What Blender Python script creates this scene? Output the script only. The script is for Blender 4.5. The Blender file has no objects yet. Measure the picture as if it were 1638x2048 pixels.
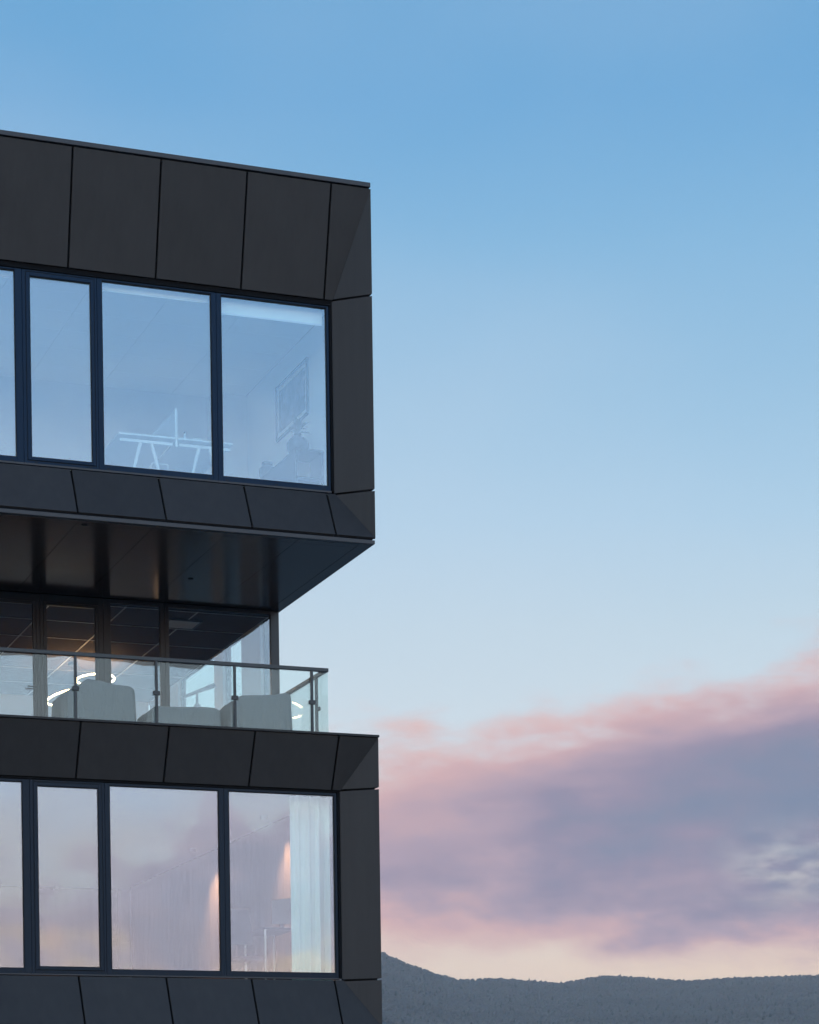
import bpy, bmesh, math, random
import numpy as np
from mathutils import Vector, Matrix

random.seed(7); np.random.seed(7)
scene = bpy.context.scene
COL = scene.collection

# ------------------------------------------------------------------ camera
F_PX, YAW, ROLL, PY0 = 4778.04, -0.3682, 0.0141, 2329.3
CAM = Vector((-12.3084, -32.9338, 1.6))
cd = bpy.data.cameras.new('camera')
cd.sensor_fit = 'AUTO'; cd.sensor_width = 36.0
cd.lens = F_PX / 2048.0 * 36.0
cd.shift_x = 0.0; cd.shift_y = (PY0 - 1024.0) / 2048.0
cd.clip_start = 0.1; cd.clip_end = 20000.0
cam = bpy.data.objects.new('camera', cd); COL.objects.link(cam)
_r = Vector((math.cos(YAW), math.sin(YAW), 0)); _f = Vector((-math.sin(YAW), math.cos(YAW), 0)); _u = Vector((0, 0, 1))
_cx = _r * math.cos(ROLL) - _u * math.sin(ROLL); _cy = _r * math.sin(ROLL) + _u * math.cos(ROLL)
cam.matrix_world = Matrix(((_cx.x, _cy.x, -_f.x, CAM.x), (_cx.y, _cy.y, -_f.y, CAM.y), (_cx.z, _cy.z, -_f.z, CAM.z), (0, 0, 0, 1)))
scene.camera = cam

# ------------------------------------------------------------------ view / sampling
scene.view_settings.view_transform = 'Standard'; scene.view_settings.look = 'None'
scene.view_settings.exposure = 0.22; scene.view_settings.gamma = 1.0
scene.view_settings.use_curve_mapping = False
scene.render.engine = 'CYCLES'
cy = scene.cycles
cy.use_denoising = True
try: cy.denoiser = 'OPENIMAGEDENOISE'
except Exception: pass
try: cy.denoising_input_passes = 'RGB_ALBEDO_NORMAL'; cy.denoising_prefilter = 'ACCURATE'
except Exception: pass
cy.max_bounces = 10; cy.diffuse_bounces = 4; cy.glossy_bounces = 5; cy.transmission_bounces = 8
cy.transparent_max_bounces = 24; cy.volume_bounces = 0
cy.sample_clamp_indirect = 4.0
cy.caustics_reflective = False; cy.caustics_refractive = False

# ------------------------------------------------------------------ sun (setting low behind the camera, to its left)
SUN_AZ, SUN_EL = 215.0, 3.0          # degrees from +Y towards +X, and above the horizon
sd = bpy.data.lights.new('sun', 'SUN'); sd.energy = 0.25; sd.angle = math.radians(12); sd.color = (1.0, 0.66, 0.45)
sun = bpy.data.objects.new('sun', sd); COL.objects.link(sun)
_sv = Vector((math.sin(math.radians(SUN_AZ)) * math.cos(math.radians(SUN_EL)), math.cos(math.radians(SUN_AZ)) * math.cos(math.radians(SUN_EL)), math.sin(math.radians(SUN_EL))))
sun.rotation_euler = _sv.to_track_quat('Z', 'Y').to_euler(); sun.location = (0, 0, 60)


def lin(r, g, b):
    f = lambda c: (c / 255.0 / 12.92) if c <= 10.3 else ((c / 255.0 + 0.055) / 1.055) ** 2.4
    return (f(r), f(g), f(b), 1.0)


class NT:
    """small helper that writes node trees as expressions"""
    def __init__(s, tree): s.t = tree; s.n = tree.nodes; s.l = tree.links
    def new(s, typ, **kw):
        nd = s.n.new(typ)
        for k, v in kw.items(): setattr(nd, k, v)
        return nd
    def put(s, sock, v):
        if isinstance(v, bpy.types.NodeSocket): s.l.new(v, sock)
        elif v is not None: sock.default_value = v
    def m(s, op, a, b=None, c=None, clamp=False):
        nd = s.new('ShaderNodeMath', operation=op, use_clamp=clamp)
        s.put(nd.inputs[0], a)
        if b is not None: s.put(nd.inputs[1], b)
        if c is not None: s.put(nd.inputs[2], c)
        return nd.outputs[0]
    def smooth(s, x, lo, hi):
        nd = s.new('ShaderNodeMapRange', interpolation_type='SMOOTHSTEP')
        s.put(nd.inputs['Value'], x); s.put(nd.inputs['From Min'], lo); s.put(nd.inputs['From Max'], hi)
        return nd.outputs['Result']
    def ramp(s, x, stops, interp='LINEAR'):
        nd = s.new('ShaderNodeValToRGB'); cr = nd.color_ramp; cr.interpolation = interp
        while len(cr.elements) < len(stops): cr.elements.new(0.5)
        for e, (p, c) in zip(cr.elements, stops): e.position = p; e.color = c
        s.put(nd.inputs[0], x); return nd.outputs[0]
    def mix(s, f, a, b, mode='MIX'):
        nd = s.new('ShaderNodeMix', data_type='RGBA', blend_type=mode)
        s.put(nd.inputs[0], f); s.put(nd.inputs[6], a); s.put(nd.inputs[7], b); return nd.outputs[2]
    def noise(s, vec, scale, detail=4, rough=0.5, lac=2.0, dist=0.0):
        nd = s.new('ShaderNodeTexNoise'); s.put(nd.inputs['Vector'], vec)
        nd.inputs['Scale'].default_value = scale; nd.inputs['Detail'].default_value = detail
        nd.inputs['Roughness'].default_value = rough; nd.inputs['Distortion'].default_value = dist
        return nd.outputs[0]
    def mapping(s, vec, scale=(1, 1, 1), loc=(0, 0, 0)):
        nd = s.new('ShaderNodeMapping'); s.put(nd.inputs['Vector'], vec)
        nd.inputs['Scale'].default_value = scale; nd.inputs['Location'].default_value = loc
        return nd.outputs[0]


# ------------------------------------------------------------------ world: dusk sky with a low bank of cloud all round
world = bpy.data.worlds.new('World'); scene.world = world; world.use_nodes = True
w = NT(world.node_tree); w.n.clear()
tc = w.new('ShaderNodeTexCoord'); D = tc.outputs['Generated']
sep = w.new('ShaderNodeSeparateXYZ'); w.put(sep.inputs[0], D)
EL = w.m('MULTIPLY', w.m('ARCSINE', w.m('MINIMUM', w.m('MAXIMUM', sep.outputs[2], -1.0), 1.0)), 57.29578)
AZ = w.m('ARCTAN2', sep.outputs[0], sep.outputs[1])                      # radians from +Y to +X
sky = w.new('ShaderNodeTexSky', sky_type='NISHITA'); sky.sun_disc = False
sky.sun_elevation = math.radians(SUN_EL); sky.sun_rotation = math.radians(SUN_AZ)
sky.altitude = 20; sky.air_density = 1.0; sky.dust_density = 0.6; sky.ozone_density = 2.0
grad = w.ramp(w.m('DIVIDE', EL, 60.0), [
    (0.0, lin(255, 218, 188)), (0.075, lin(255, 224, 197)), (0.115, lin(232, 224, 214)), (0.165, lin(214, 226, 234)),
    (0.21, lin(196, 217, 231)), (0.25, lin(174, 207, 231)), (0.30, lin(151, 193, 224)), (0.35, lin(131, 182, 220)),
    (0.40, lin(107, 167, 214)), (0.45, lin(97, 161, 209)), (0.62, lin(82, 134, 188)), (1.0, lin(60, 104, 158))])
nis = w.mix(1.0, sky.outputs[0], (0.10, 0.10, 0.10, 1), 'MULTIPLY')
base = w.mix(0.12, grad, nis)
# thin high veils
wn = w.noise(w.mapping(D, (2.2, 2.2, 5.0), (3.1, 0.4, 1.7)), 1.0, 3, 0.5)
veil = w.m('MULTIPLY', w.smooth(wn, 0.42, 0.72), 0.20)
base = w.mix(veil, base, lin(205, 214, 226))
# the side of the sky towards the set sun glows brighter, and its cloud is thinner
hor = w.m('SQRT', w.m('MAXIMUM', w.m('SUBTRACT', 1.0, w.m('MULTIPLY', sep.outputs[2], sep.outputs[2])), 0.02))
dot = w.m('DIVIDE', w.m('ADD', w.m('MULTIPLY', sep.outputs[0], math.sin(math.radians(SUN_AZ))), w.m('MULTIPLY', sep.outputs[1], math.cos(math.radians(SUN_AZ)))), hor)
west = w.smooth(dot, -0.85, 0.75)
# the bank: its top and bottom wander with azimuth, its outline with noise
n1 = w.noise(w.mapping(D, (7.0, 7.0, 22.0), (0.7, 4.3, 2.0)), 1.0, 5, 0.55)
n2 = w.noise(w.mapping(D, (22.0, 22.0, 56.0), (5.2, 1.3, 0.6)), 1.0, 6, 0.58)
n3 = w.noise(w.mapping(D, (5.0, 5.0, 14.0), (1.9, 7.7, 3.0)), 1.0, 4, 0.5)
wav = w.m('SINE', w.m('MULTIPLY', w.m('SUBTRACT', AZ, math.radians(24.5)), 6.0))
TOP = w.m('ADD', w.m('MULTIPLY_ADD', wav, 1.9, 10.7), w.m('MULTIPLY', west, -4.4))
BOT = w.m('MULTIPLY_ADD', wav, -0.45, 4.85)
e1 = w.m('ADD', EL, w.m('MULTIPLY', w.m('SUBTRACT', n1, 0.5), 5.0))
e1 = w.m('ADD', e1, w.m('MULTIPLY', w.m('SUBTRACT', n2, 0.5), 2.3))
up = w.m('SUBTRACT', TOP, e1)                                            # degrees below the bank's top
dn = w.m('SUBTRACT', w.m('ADD', EL, w.m('MULTIPLY', w.m('SUBTRACT', n2, 0.5), 1.6)), BOT)
dens = w.m('MULTIPLY', w.smooth(up, -0.5, 0.9), w.smooth(dn, -0.3, 0.7))
# a ragged break in the bank
da = w.m('DIVIDE', w.m('SUBTRACT', AZ, math.radians(30.3)), math.radians(1.4)); de = w.m('DIVIDE', w.m('SUBTRACT', EL, 6.85), 0.75)
bell = w.m('EXPONENT', w.m('MULTIPLY', w.m('ADD', w.m('MULTIPLY', da, da), w.m('MULTIPLY', de, de)), -1.0))
nb = w.noise(w.mapping(D, (42.0, 42.0, 120.0), (2.6, 8.1, 4.4)), 1.0, 4, 0.55)
brk = w.m('MULTIPLY', w.smooth(nb, 0.36, 0.66), bell)
dens = w.m('MULTIPLY', dens, w.m('SUBTRACT', 1.0, w.m('MULTIPLY', brk, 0.55)))
wav2 = w.m('SINE', w.m('MULTIPLY', w.m('SUBTRACT', AZ, math.radians(24.3)), 9.0))
thick = w.m('MULTIPLY_ADD', wav2, 0.27, 0.53)
thick = w.m('ADD', thick, w.m('MULTIPLY', w.m('SUBTRACT', n3, 0.5), 1.0))
thick = w.m('ADD', thick, w.m('MULTIPLY', w.m('SUBTRACT', n2, 0.5), 0.8))
edge = w.m('MULTIPLY', w.smooth(up, 0.0, 2.4), w.smooth(dn, 0.0, 1.6))
thick = w.m('MULTIPLY', w.m('MAXIMUM', thick, 0.0), w.m('MULTIPLY_ADD', edge, 0.66, 0.34))
ccol = w.ramp(thick, [(0.0, lin(230, 184, 170)), (0.22, lin(209, 170, 170)), (0.42, lin(174, 152, 166)), (0.62, lin(144, 134, 156)), (0.82, lin(125, 130, 154)), (1.0, lin(115, 128, 154))])
dens = w.m('MULTIPLY', dens, w.m('MULTIPLY_ADD', west, -0.35, 1.0))
ccol = w.mix(w.m('MULTIPLY', west, 0.55), ccol, lin(186, 196, 214))
final = w.mix(dens, base, ccol)
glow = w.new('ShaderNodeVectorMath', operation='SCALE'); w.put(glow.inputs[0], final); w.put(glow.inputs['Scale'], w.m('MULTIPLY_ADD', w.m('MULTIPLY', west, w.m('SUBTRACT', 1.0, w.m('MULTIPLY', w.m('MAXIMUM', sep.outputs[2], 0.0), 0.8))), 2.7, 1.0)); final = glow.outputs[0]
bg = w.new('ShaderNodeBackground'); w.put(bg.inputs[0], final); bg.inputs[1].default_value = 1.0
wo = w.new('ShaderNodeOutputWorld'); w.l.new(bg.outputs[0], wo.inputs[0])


# ================================================================== materials
def mat(name, base=(0.5, 0.5, 0.5), rough=0.5, metal=0.0, spec=0.5, var=0.0, nscale=6.0, rvar=0.0, bump=0.0, bscale=200.0, rand=0.0, coat=0.0, crease=0.0, streak=0.0):
    m = bpy.data.materials.new(name); m.use_nodes = True
    t = NT(m.node_tree); b = t.n['Principled BSDF']
    b.inputs['Metallic'].default_value = metal; b.inputs['Roughness'].default_value = rough
    b.inputs['Specular IOR Level'].default_value = spec
    if coat: b.inputs['Coat Weight'].default_value = coat; b.inputs['Coat Roughness'].default_value = 0.1
    c = (*base, 1.0)
    tcn = t.new('ShaderNodeTexCoord'); P = tcn.outputs['Object']
    v = None
    if var or rvar:
        v = t.noise(P, nscale, 5, 0.6)
    if var or rand:
        k = 1.0
        if var: k = t.m('MULTIPLY_ADD', t.m('SUBTRACT', v, 0.5), 2.0 * var, 1.0)
        if rand:
            oi = t.new('ShaderNodeObjectInfo')
            kr = t.m('MULTIPLY_ADD', t.m('SUBTRACT', oi.outputs['Random'], 0.5), 2.0 * rand, 1.0)
            k = t.m('MULTIPLY', k, kr)
        if streak:                            # faint rain marks and dust
            sn = t.noise(t.mapping(P, (9.0, 9.0, 0.45)), 1.0, 4, 0.65)
            k = t.m('MULTIPLY', k, t.m('MULTIPLY_ADD', t.m('SUBTRACT', sn, 0.5), 2.0 * streak, 1.0))
        cc = t.new('ShaderNodeVectorMath', operation='SCALE'); cc.inputs[0].default_value = base; t.put(cc.inputs['Scale'], k)
        t.put(b.inputs['Base Color'], cc.outputs[0])
    else:
        b.inputs['Base Color'].default_value = c
    if rvar: t.put(b.inputs['Roughness'], t.m('MULTIPLY_ADD', t.m('SUBTRACT', v, 0.5), 2.0 * rvar, rough))
    if bump:
        bn = t.new('ShaderNodeBump'); bn.inputs['Strength'].default_value = bump; bn.inputs['Distance'].default_value = 0.002
        t.put(bn.inputs['Height'], t.noise(P, bscale, 3, 0.6)); t.put(b.inputs['Normal'], bn.outputs[0])
        if crease:
            b2 = t.new('ShaderNodeBump'); b2.inputs['Strength'].default_value = crease; b2.inputs['Distance'].default_value = 0.05
            t.put(b2.inputs['Height'], t.noise(t.mapping(P, (1.0, 1.0, 0.35)), 7.0, 3, 0.5, dist=0.8)); t.l.new(b2.outputs[0], bn.inputs['Normal'])
    return m


def glass(name, refl, tint, rtint=(1, 1, 1), grazing=0.5, wave=0.0):
    """thin pane: each face mirrors part of the light (more at a grazing angle) and lets the rest straight through"""
    m = bpy.data.materials.new(name); m.use_nodes = True
    t = NT(m.node_tree); t.n.clear()
    tr = t.new('ShaderNodeBsdfTransparent'); tr.inputs[0].default_value = (*tint, 1)
    gl = t.new('ShaderNodeBsdfGlossy'); gl.inputs['Color'].default_value = (*rtint, 1); gl.inputs['Roughness'].default_value = 0.0
    if wave:                                  # float glass is never quite flat
        bn = t.new('ShaderNodeBump'); bn.inputs['Strength'].default_value = wave; bn.inputs['Distance'].default_value = 0.05
        t.put(bn.inputs['Height'], t.noise(t.new('ShaderNodeNewGeometry').outputs['Position'], 0.9, 1, 0.4)); t.put(gl.inputs['Normal'], bn.outputs[0])
    lw = t.new('ShaderNodeLayerWeight'); lw.inputs['Blend'].default_value = 0.35
    f = t.m('MULTIPLY_ADD', t.m('POWER', lw.outputs['Facing'], 3.0), grazing, refl, clamp=True)
    mx = t.new('ShaderNodeMixShader'); t.put(mx.inputs[0], f); t.l.new(tr.outputs[0], mx.inputs[1]); t.l.new(gl.outputs[0], mx.inputs[2])
    o = t.new('ShaderNodeOutputMaterial'); t.l.new(mx.outputs[0], o.inputs[0])
    return m


def emit(name, col, strength):
    m = bpy.data.materials.new(name); m.use_nodes = True
    b = m.node_tree.nodes['Principled BSDF']; b.inputs['Base Color'].default_value = (*col, 1)
    b.inputs['Emission Color'].default_value = (*col, 1); b.inputs['Emission Strength'].default_value = strength
    return m


M_PANEL = mat('charcoal_panel', (0.038, 0.034, 0.032), 0.52, 0.0, 0.22, var=0.16, nscale=1.6, rvar=0.06, bump=0.08, bscale=420, rand=0.09, streak=0.22)
M_TRIM = mat('trim_metal', (0.060, 0.056, 0.057), 0.5, 0.0, 0.3, var=0.12, nscale=5, rvar=0.08)
M_BLACK = mat('black_backing', (0.006, 0.006, 0.007), 0.8, 0, 0.1)
M_FRAME = mat('upper_frame_sky_blue', (0.004, 0.019, 0.044), 0.45, 0.0, 0.16, var=0.15, nscale=4, rvar=0.08)  # blue sky reflection put into the base colour
M_FRAME2 = mat('lower_frame_less_sky', (0.012, 0.019, 0.030), 0.45, 0.0, 0.16, var=0.15, nscale=4, rvar=0.08)  # same frames, with less of the sky's blue put into the colour
M_MIDFRAME = mat('door_frame_paint', (0.020, 0.021, 0.025), 0.4, 0.0, 0.5, var=0.12, nscale=4)
M_SEAL = mat('rubber_seal', (0.008, 0.010, 0.013), 0.6, 0, 0.3)
M_SOFFIT = mat('soffit_panel', (0.030, 0.019, 0.020), 0.17, 0.0, 0.24, var=0.2, nscale=2.5, rvar=0.04, bump=0.03, bscale=60)
M_SOFFIT.node_tree.nodes['Principled BSDF'].inputs['Specular Tint'].default_value = (1.0, 0.74, 0.66, 1)
M_GLASS = glass('coated_glass', 0.138, (0.94, 1.0, 0.985), (0.83, 0.85, 1.0), 0.30, 0.2)
M_MIDGLASS = glass('door_glass', 0.095, (0.93, 0.96, 0.95), (0.80, 0.86, 1.0), 0.30, 0.2)
M_SIDEGLASS = glass('side_glass', 0.05, (0.90, 0.98, 0.97), (1, 1, 1), 0.5)
M_RAILGLASS = glass('railing_glass', 0.028, (0.915, 0.96, 0.955), (1, 1, 1), 0.55)
M_RAIL = mat('rail_metal', (0.034, 0.036, 0.038), 0.4, 0.2, 0.5, var=0.1, nscale=6)
M_PLASTER = mat('white_plaster', (0.74, 0.75, 0.76), 0.8, 0, 0.3, var=0.04, nscale=1.5)
M_CEIL = mat('ceiling_tile', (0.78, 0.77, 0.76), 0.9, 0, 0.2, var=0.04, nscale=8, rand=0.03)
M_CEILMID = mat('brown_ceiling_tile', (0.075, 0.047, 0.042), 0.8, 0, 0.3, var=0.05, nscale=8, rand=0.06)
M_GRID = mat('ceiling_bar', (0.70, 0.68, 0.66), 0.4, 0.2, 0.5)
M_FLOOR = mat('oak_floor', (0.36, 0.20, 0.12), 0.5, 0, 0.5, var=0.2, nscale=3)
M_CARPET = mat('grey_carpet', (0.14, 0.14, 0.15), 0.95, 0, 0.1, var=0.12, nscale=30)
M_PALE = mat('pale_floor', (0.62, 0.60, 0.57), 0.6, 0, 0.4, var=0.06, nscale=3)
M_GREY = mat('grey_backing', (0.35, 0.35, 0.35), 0.9)
M_DECK = mat('terrace_paver', (0.20, 0.20, 0.20), 0.8, 0, 0.3, var=0.15, nscale=4, rand=0.08)
M_CONC = mat('roof_gravel', (0.22, 0.22, 0.22), 0.95, 0, 0.2, var=0.3, nscale=60)
M_COVER = mat('grey_cover_cloth', (0.20, 0.205, 0.20), 0.85, 0, 0.2, var=0.12, nscale=3, bump=0.25, bscale=300, crease=0.6)
M_WHITE = mat('white_lacquer', (0.66, 0.67, 0.66), 0.4, 0, 0.5, var=0.03)
M_BLIND = mat('blind_fabric', (0.86, 0.86, 0.84), 0.9, 0, 0.2, var=0.03, nscale=2, bump=0.1, bscale=500)
M_CURTAIN = mat('white_curtain_cloth', (0.70, 0.81, 0.69), 0.9, 0, 0.2, var=0.04, nscale=4)
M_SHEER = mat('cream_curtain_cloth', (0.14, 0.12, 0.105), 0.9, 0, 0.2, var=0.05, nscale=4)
M_DARKWOOD = mat('dark_wood', (0.030, 0.030, 0.036), 0.5, 0, 0.4, var=0.2, nscale=6)
M_DARKMETAL = mat('dark_metal', (0.03, 0.03, 0.033), 0.35, 0.6, 0.5)
M_LEAF = mat('leaf', (0.03, 0.055, 0.03), 0.6, 0, 0.4, var=0.2)
M_VASE = mat('dark_ceramic', (0.03, 0.03, 0.035), 0.3, 0, 0.5)
M_SCREEN = mat('black_screen', (0.015, 0.016, 0.02), 0.25, 0, 0.5)
M_CHAIR = mat('charcoal_fabric', (0.07, 0.07, 0.08), 0.9, 0, 0.2, var=0.1)
M_ALU = mat('brushed_metal', (0.55, 0.56, 0.57), 0.35, 0.7, 0.5)
M_LED = emit('warm_led', (1.0, 0.78, 0.46), 6.0)
M_ADDGLOW = emit('added_warm_glow', (1.0, 0.56, 0.27), 80.0)  # extra glow added to warm the room, hidden above the rings
M_BULB = emit('warm_bulb', (1.0, 0.55, 0.26), 1.0)
M_LINEN = mat('lamp_linen', (0.6, 0.5, 0.4), 0.9)

# ================================================================== mesh helpers
ORG = {}


def link(o, parent=None):
    COL.objects.link(o)
    if parent is not None: o.parent = parent
    return o


def root(name, loc, label, cat, group=None):
    o = bpy.data.objects.new(name, None); o.empty_display_size = 0.2; o.location = loc
    o['label'] = label; o['category'] = cat
    if group: o['group'] = group
    COL.objects.link(o); ORG[o.name] = Vector(loc); return o


def tag(o, label, cat, group=None):
    o['label'] = label; o['category'] = cat
    if group: o['group'] = group
    return o


class MB:
    def __init__(s): s.v = []; s.f = []
    def add(s, vs, fs):
        k = len(s.v); s.v += [tuple(p) for p in vs]; s.f += [tuple(i + k for i in f) for f in fs]; return s
    def box(s, x0, x1, y0, y1, z0, z1):
        return s.add([(x0, y0, z0), (x1, y0, z0), (x1, y1, z0), (x0, y1, z0), (x0, y0, z1), (x1, y0, z1), (x1, y1, z1), (x0, y1, z1)],
                     [(0, 3, 2, 1), (4, 5, 6, 7), (0, 1, 5, 4), (1, 2, 6, 5), (2, 3, 7, 6), (3, 0, 4, 7)])
    def ring(s, x0, x1, z0, z1, bl, br, bb, bt, y0, y1):
        """rectangular frame in the xz plane"""
        s.box(x0, x0 + bl, y0, y1, z0, z1); s.box(x1 - br, x1, y0, y1, z0, z1)
        s.box(x0 + bl, x1 - br, y0, y1, z0, z0 + bb); return s.box(x0 + bl, x1 - br, y0, y1, z1 - bt, z1)
    def poly(s, pts, back):
        """flat or folded polygon list extruded by vector back"""
        n = len(pts); b = Vector(back)
        vs = [Vector(p) for p in pts]; vs += [p + b for p in vs]
        fs = [tuple(range(n)), tuple(range(2 * n - 1, n - 1, -1))] + [(i, i + n, (i + 1) % n + n, (i + 1) % n) for i in range(n)]
        return s.add(vs, fs)
    def tube(s, p, q, r, n=8, r2=None):
        p = Vector(p); q = Vector(q); d = (q - p).normalized(); a = d.orthogonal().normalized(); b = d.cross(a); r2 = r if r2 is None else r2
        vs = []
        for c, rr in ((p, r), (q, r2)):
            for i in range(n):
                t = 2 * math.pi * i / n; vs.append(c + a * rr * math.cos(t) + b * rr * math.sin(t))
        fs = [(i, (i + 1) % n, (i + 1) % n + n, i + n) for i in range(n)] + [tuple(range(n - 1, -1, -1)), tuple(range(n, 2 * n))]
        return s.add(vs, fs)
    def lathe(s, c, prof, n=16):
        vs = []; fs = []
        for (r, z) in prof:
            for i in range(n):
                t = 2 * math.pi * i / n; vs.append((c[0] + r * math.cos(t), c[1] + r * math.sin(t), c[2] + z))
        for k in range(len(prof) - 1):
            for i in range(n): fs.append((k * n + i, k * n + (i + 1) % n, (k + 1) * n + (i + 1) % n, (k + 1) * n + i))
        fs.append(tuple(range(n - 1, -1, -1))); fs.append(tuple(range((len(prof) - 1) * n, len(prof) * n)))
        return s.add(vs, fs)
    def torus(s, c, R, r, n=64, m=8, tilt=(0, 0)):
        rot = Matrix.Rotation(tilt[0], 3, 'X') @ Matrix.Rotation(tilt[1], 3, 'Y'); vs = []; fs = []
        for i in range(n):
            t = 2 * math.pi * i / n
            for j in range(m):
                u = 2 * math.pi * j / m
                p = rot @ Vector(((R + r * math.cos(u)) * math.cos(t), (R + r * math.cos(u)) * math.sin(t), r * math.sin(u)))
                vs.append(p + Vector(c))
        for i in range(n):
            for j in range(m): fs.append((i * m + j, ((i + 1) % n) * m + j, ((i + 1) % n) * m + (j + 1) % m, i * m + (j + 1) % m))
        return s.add(vs, fs)
    def build(s, name, m, parent=None, smooth=False, bevel=0.0):
        o3 = Vector((0, 0, 0))
        if parent is not None:
            p = parent
            while p.parent is not None: p = p.parent
            o3 = ORG.get(p.name, Vector((0, 0, 0)))
        me = bpy.data.meshes.new(name); me.from_pydata([(a - o3.x, b - o3.y, c - o3.z) for a, b, c in s.v], [], s.f); me.update()
        bm = bmesh.new(); bm.from_mesh(me); bmesh.ops.recalc_face_normals(bm, faces=bm.faces)
        if bevel: bmesh.ops.bevel(bm, geom=list(bm.edges), offset=bevel, segments=1, affect='EDGES', profile=0.5)
        bm.to_mesh(me); bm.free()
        if smooth:
            for f in me.polygons: f.use_smooth = True
        me.materials.append(m)
        return link(bpy.data.objects.new(name, me), parent)


def box(name, m, parent, x0, x1, y0, y1, z0, z1, bevel=0.0):
    return MB().box(x0, x1, y0, y1, z0, z1).build(name, m, parent, bevel=bevel)


def repeat(o, parent, dx=0, dy=0, dz=0):
    c = o.copy(); c.location = o.location + Vector((dx, dy, dz)); return link(c, parent)


# ================================================================== setting: ground and hills
def disc(name, r0, n, z, m, cx=0, cyy=0):
    vs = [(cx, cyy, z)] + [(cx + r0 * math.cos(2 * math.pi * i / n), cyy + r0 * math.sin(2 * math.pi * i / n), z) for i in range(n)]
    me = bpy.data.meshes.new(name); me.from_pydata(vs, [], [(0, 1 + i, 1 + (i + 1) % n) for i in range(n)]); me.materials.append(m)
    o = link(bpy.data.objects.new(name, me)); o['kind'] = 'structure'; return o


M_GRASS = mat('meadow', (0.17, 0.16, 0.145), 0.95, 0, 0.2, var=0.35, nscale=0.02)
M_PAVE = mat('pavement', (0.30, 0.29, 0.28), 0.85, 0, 0.3, var=0.15, nscale=0.6)
disc('ground', 9000, 96, 0.0, M_GRASS)
MB().box(-60, 40, -60, 30, -0.2, 0.02).build('pavement', M_PAVE)['kind'] = 'structure'

RIDGE = [(-60, .070), (-20, .078), (0, .094), (12, .101), (18, .0965), (20.521, .0889), (21.176, .0836), (21.868, .0792), (22.369, .0768), (23.328, .0773), (24.762, .0748), (25.718, .0774), (26.195, .0774),
         (26.907, .0761), (27.853, .0747), (28.681, .0754), (29.856, .0757), (30.884, .0758), (36, .079), (45, .070), (70, .074), (100, .06)]
RA = np.array([a for a, b in RIDGE]); RT = np.array([b for a, b in RIDGE])
_ph = np.random.rand(40) * 6.283


def vnoise(u, v):
    out = np.zeros_like(u)
    for k in range(12):
        a = _ph[k] * 1.7; f = 1.6 ** (k * 0.55)
        out += np.sin((u * np.cos(a) + v * np.sin(a)) * f + _ph[k + 12]) / f
    return out


R0 = 4000.0


def hill_h(az, r):
    """terrain height at azimuth (deg) and range (m)"""
    t = np.interp(az, RA, RT)
    H = t * R0 + 1.6 - 5.0
    g = np.where(r < R0, np.clip((r - 1200.0) / (R0 - 1200.0), 0, 1) ** 1.2, 1.0 - 0.55 * np.clip((r - R0) / 2500.0, 0, 1))
    x = r * np.sin(np.radians(az)); y = r * np.cos(np.radians(az))
    n = vnoise(x / 160.0, y / 160.0) * 1.0
    wgt = np.clip((r - 1200) / 600.0, 0, 1) * np.clip(np.abs(r - R0) / 500.0, 0.12, 1)
    return H * g + n * wgt


azs = np.concatenate([np.linspace(-60, 16, 120, endpoint=False), np.linspace(16, 34, 260, endpoint=False), np.linspace(34, 100, 110)])
rs = np.concatenate([np.linspace(1150, 2600, 30, endpoint=False), np.linspace(2600, 4000, 60), np.linspace(4040, 6500, 14)])
AA, RR = np.meshgrid(azs, rs, indexing='ij')
HH = hill_h(AA, RR); HH[:, 0] = -3.0
XX = CAM.x + RR * np.sin(np.radians(AA)); YY = CAM.y + RR * np.cos(np.radians(AA))
nA, nR = AA.shape
vs = np.stack([XX, YY, HH], -1).reshape(-1, 3)
idx = np.arange(nA * nR).reshape(nA, nR)
quads = np.stack([idx[:-1, :-1], idx[:-1, 1:], idx[1:, 1:], idx[1:, :-1]], -1).reshape(-1, 4)
M_HILL = mat('leafless_woodland_floor', (0.065, 0.060, 0.054), 0.95, 0, 0.1, var=0.4, nscale=0.03)
me = bpy.data.meshes.new('hillside'); me.from_pydata(vs.tolist(), [], quads[:, ::-1].tolist()); me.materials.append(M_HILL)
for p in me.polygons: p.use_smooth = True
hill = link(bpy.data.objects.new('hillside', me)); hill['kind'] = 'structure'

# the wood on the hill: tens of thousands of crowns, one mass
NT_ = 74000
ta = np.random.uniform(8.0, 35.0, NT_); tr_ = R0 - 1350.0 * np.random.rand(NT_) ** 0.85 + 25
tr_[:4600] = R0 + np.random.uniform(-30, 30, 4600)
th = hill_h(ta, tr_)
tx = CAM.x + tr_ * np.sin(np.radians(ta)); ty = CAM.y + tr_ * np.cos(np.radians(ta))
g = (1 + 5 ** 0.5) / 2
iv = np.array([(-1, g, 0), (1, g, 0), (-1, -g, 0), (1, -g, 0), (0, -1, g), (0, 1, g), (0, -1, -g), (0, 1, -g), (g, 0, -1), (g, 0, 1), (-g, 0, -1), (-g, 0, 1)]) / math.sqrt(1 + g * g)
ifc = np.array([(0, 11, 5), (0, 5, 1), (0, 1, 7), (0, 7, 10), (0, 10, 11), (1, 5, 9), (5, 11, 4), (11, 10, 2), (10, 7, 6), (7, 1, 8), (3, 9, 4), (3, 4, 2), (3, 2, 6), (3, 6, 8), (3, 8, 9), (4, 9, 5), (2, 4, 11), (6, 2, 10), (8, 6, 7), (9, 8, 1)])
wd = np.random.uniform(1.6, 3.8, NT_); ht = wd * np.random.uniform(0.75, 1.35, NT_)
con = np.random.rand(NT_) < 0.035; ht[con] *= 1.3; wd[con] *= 0.7
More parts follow.
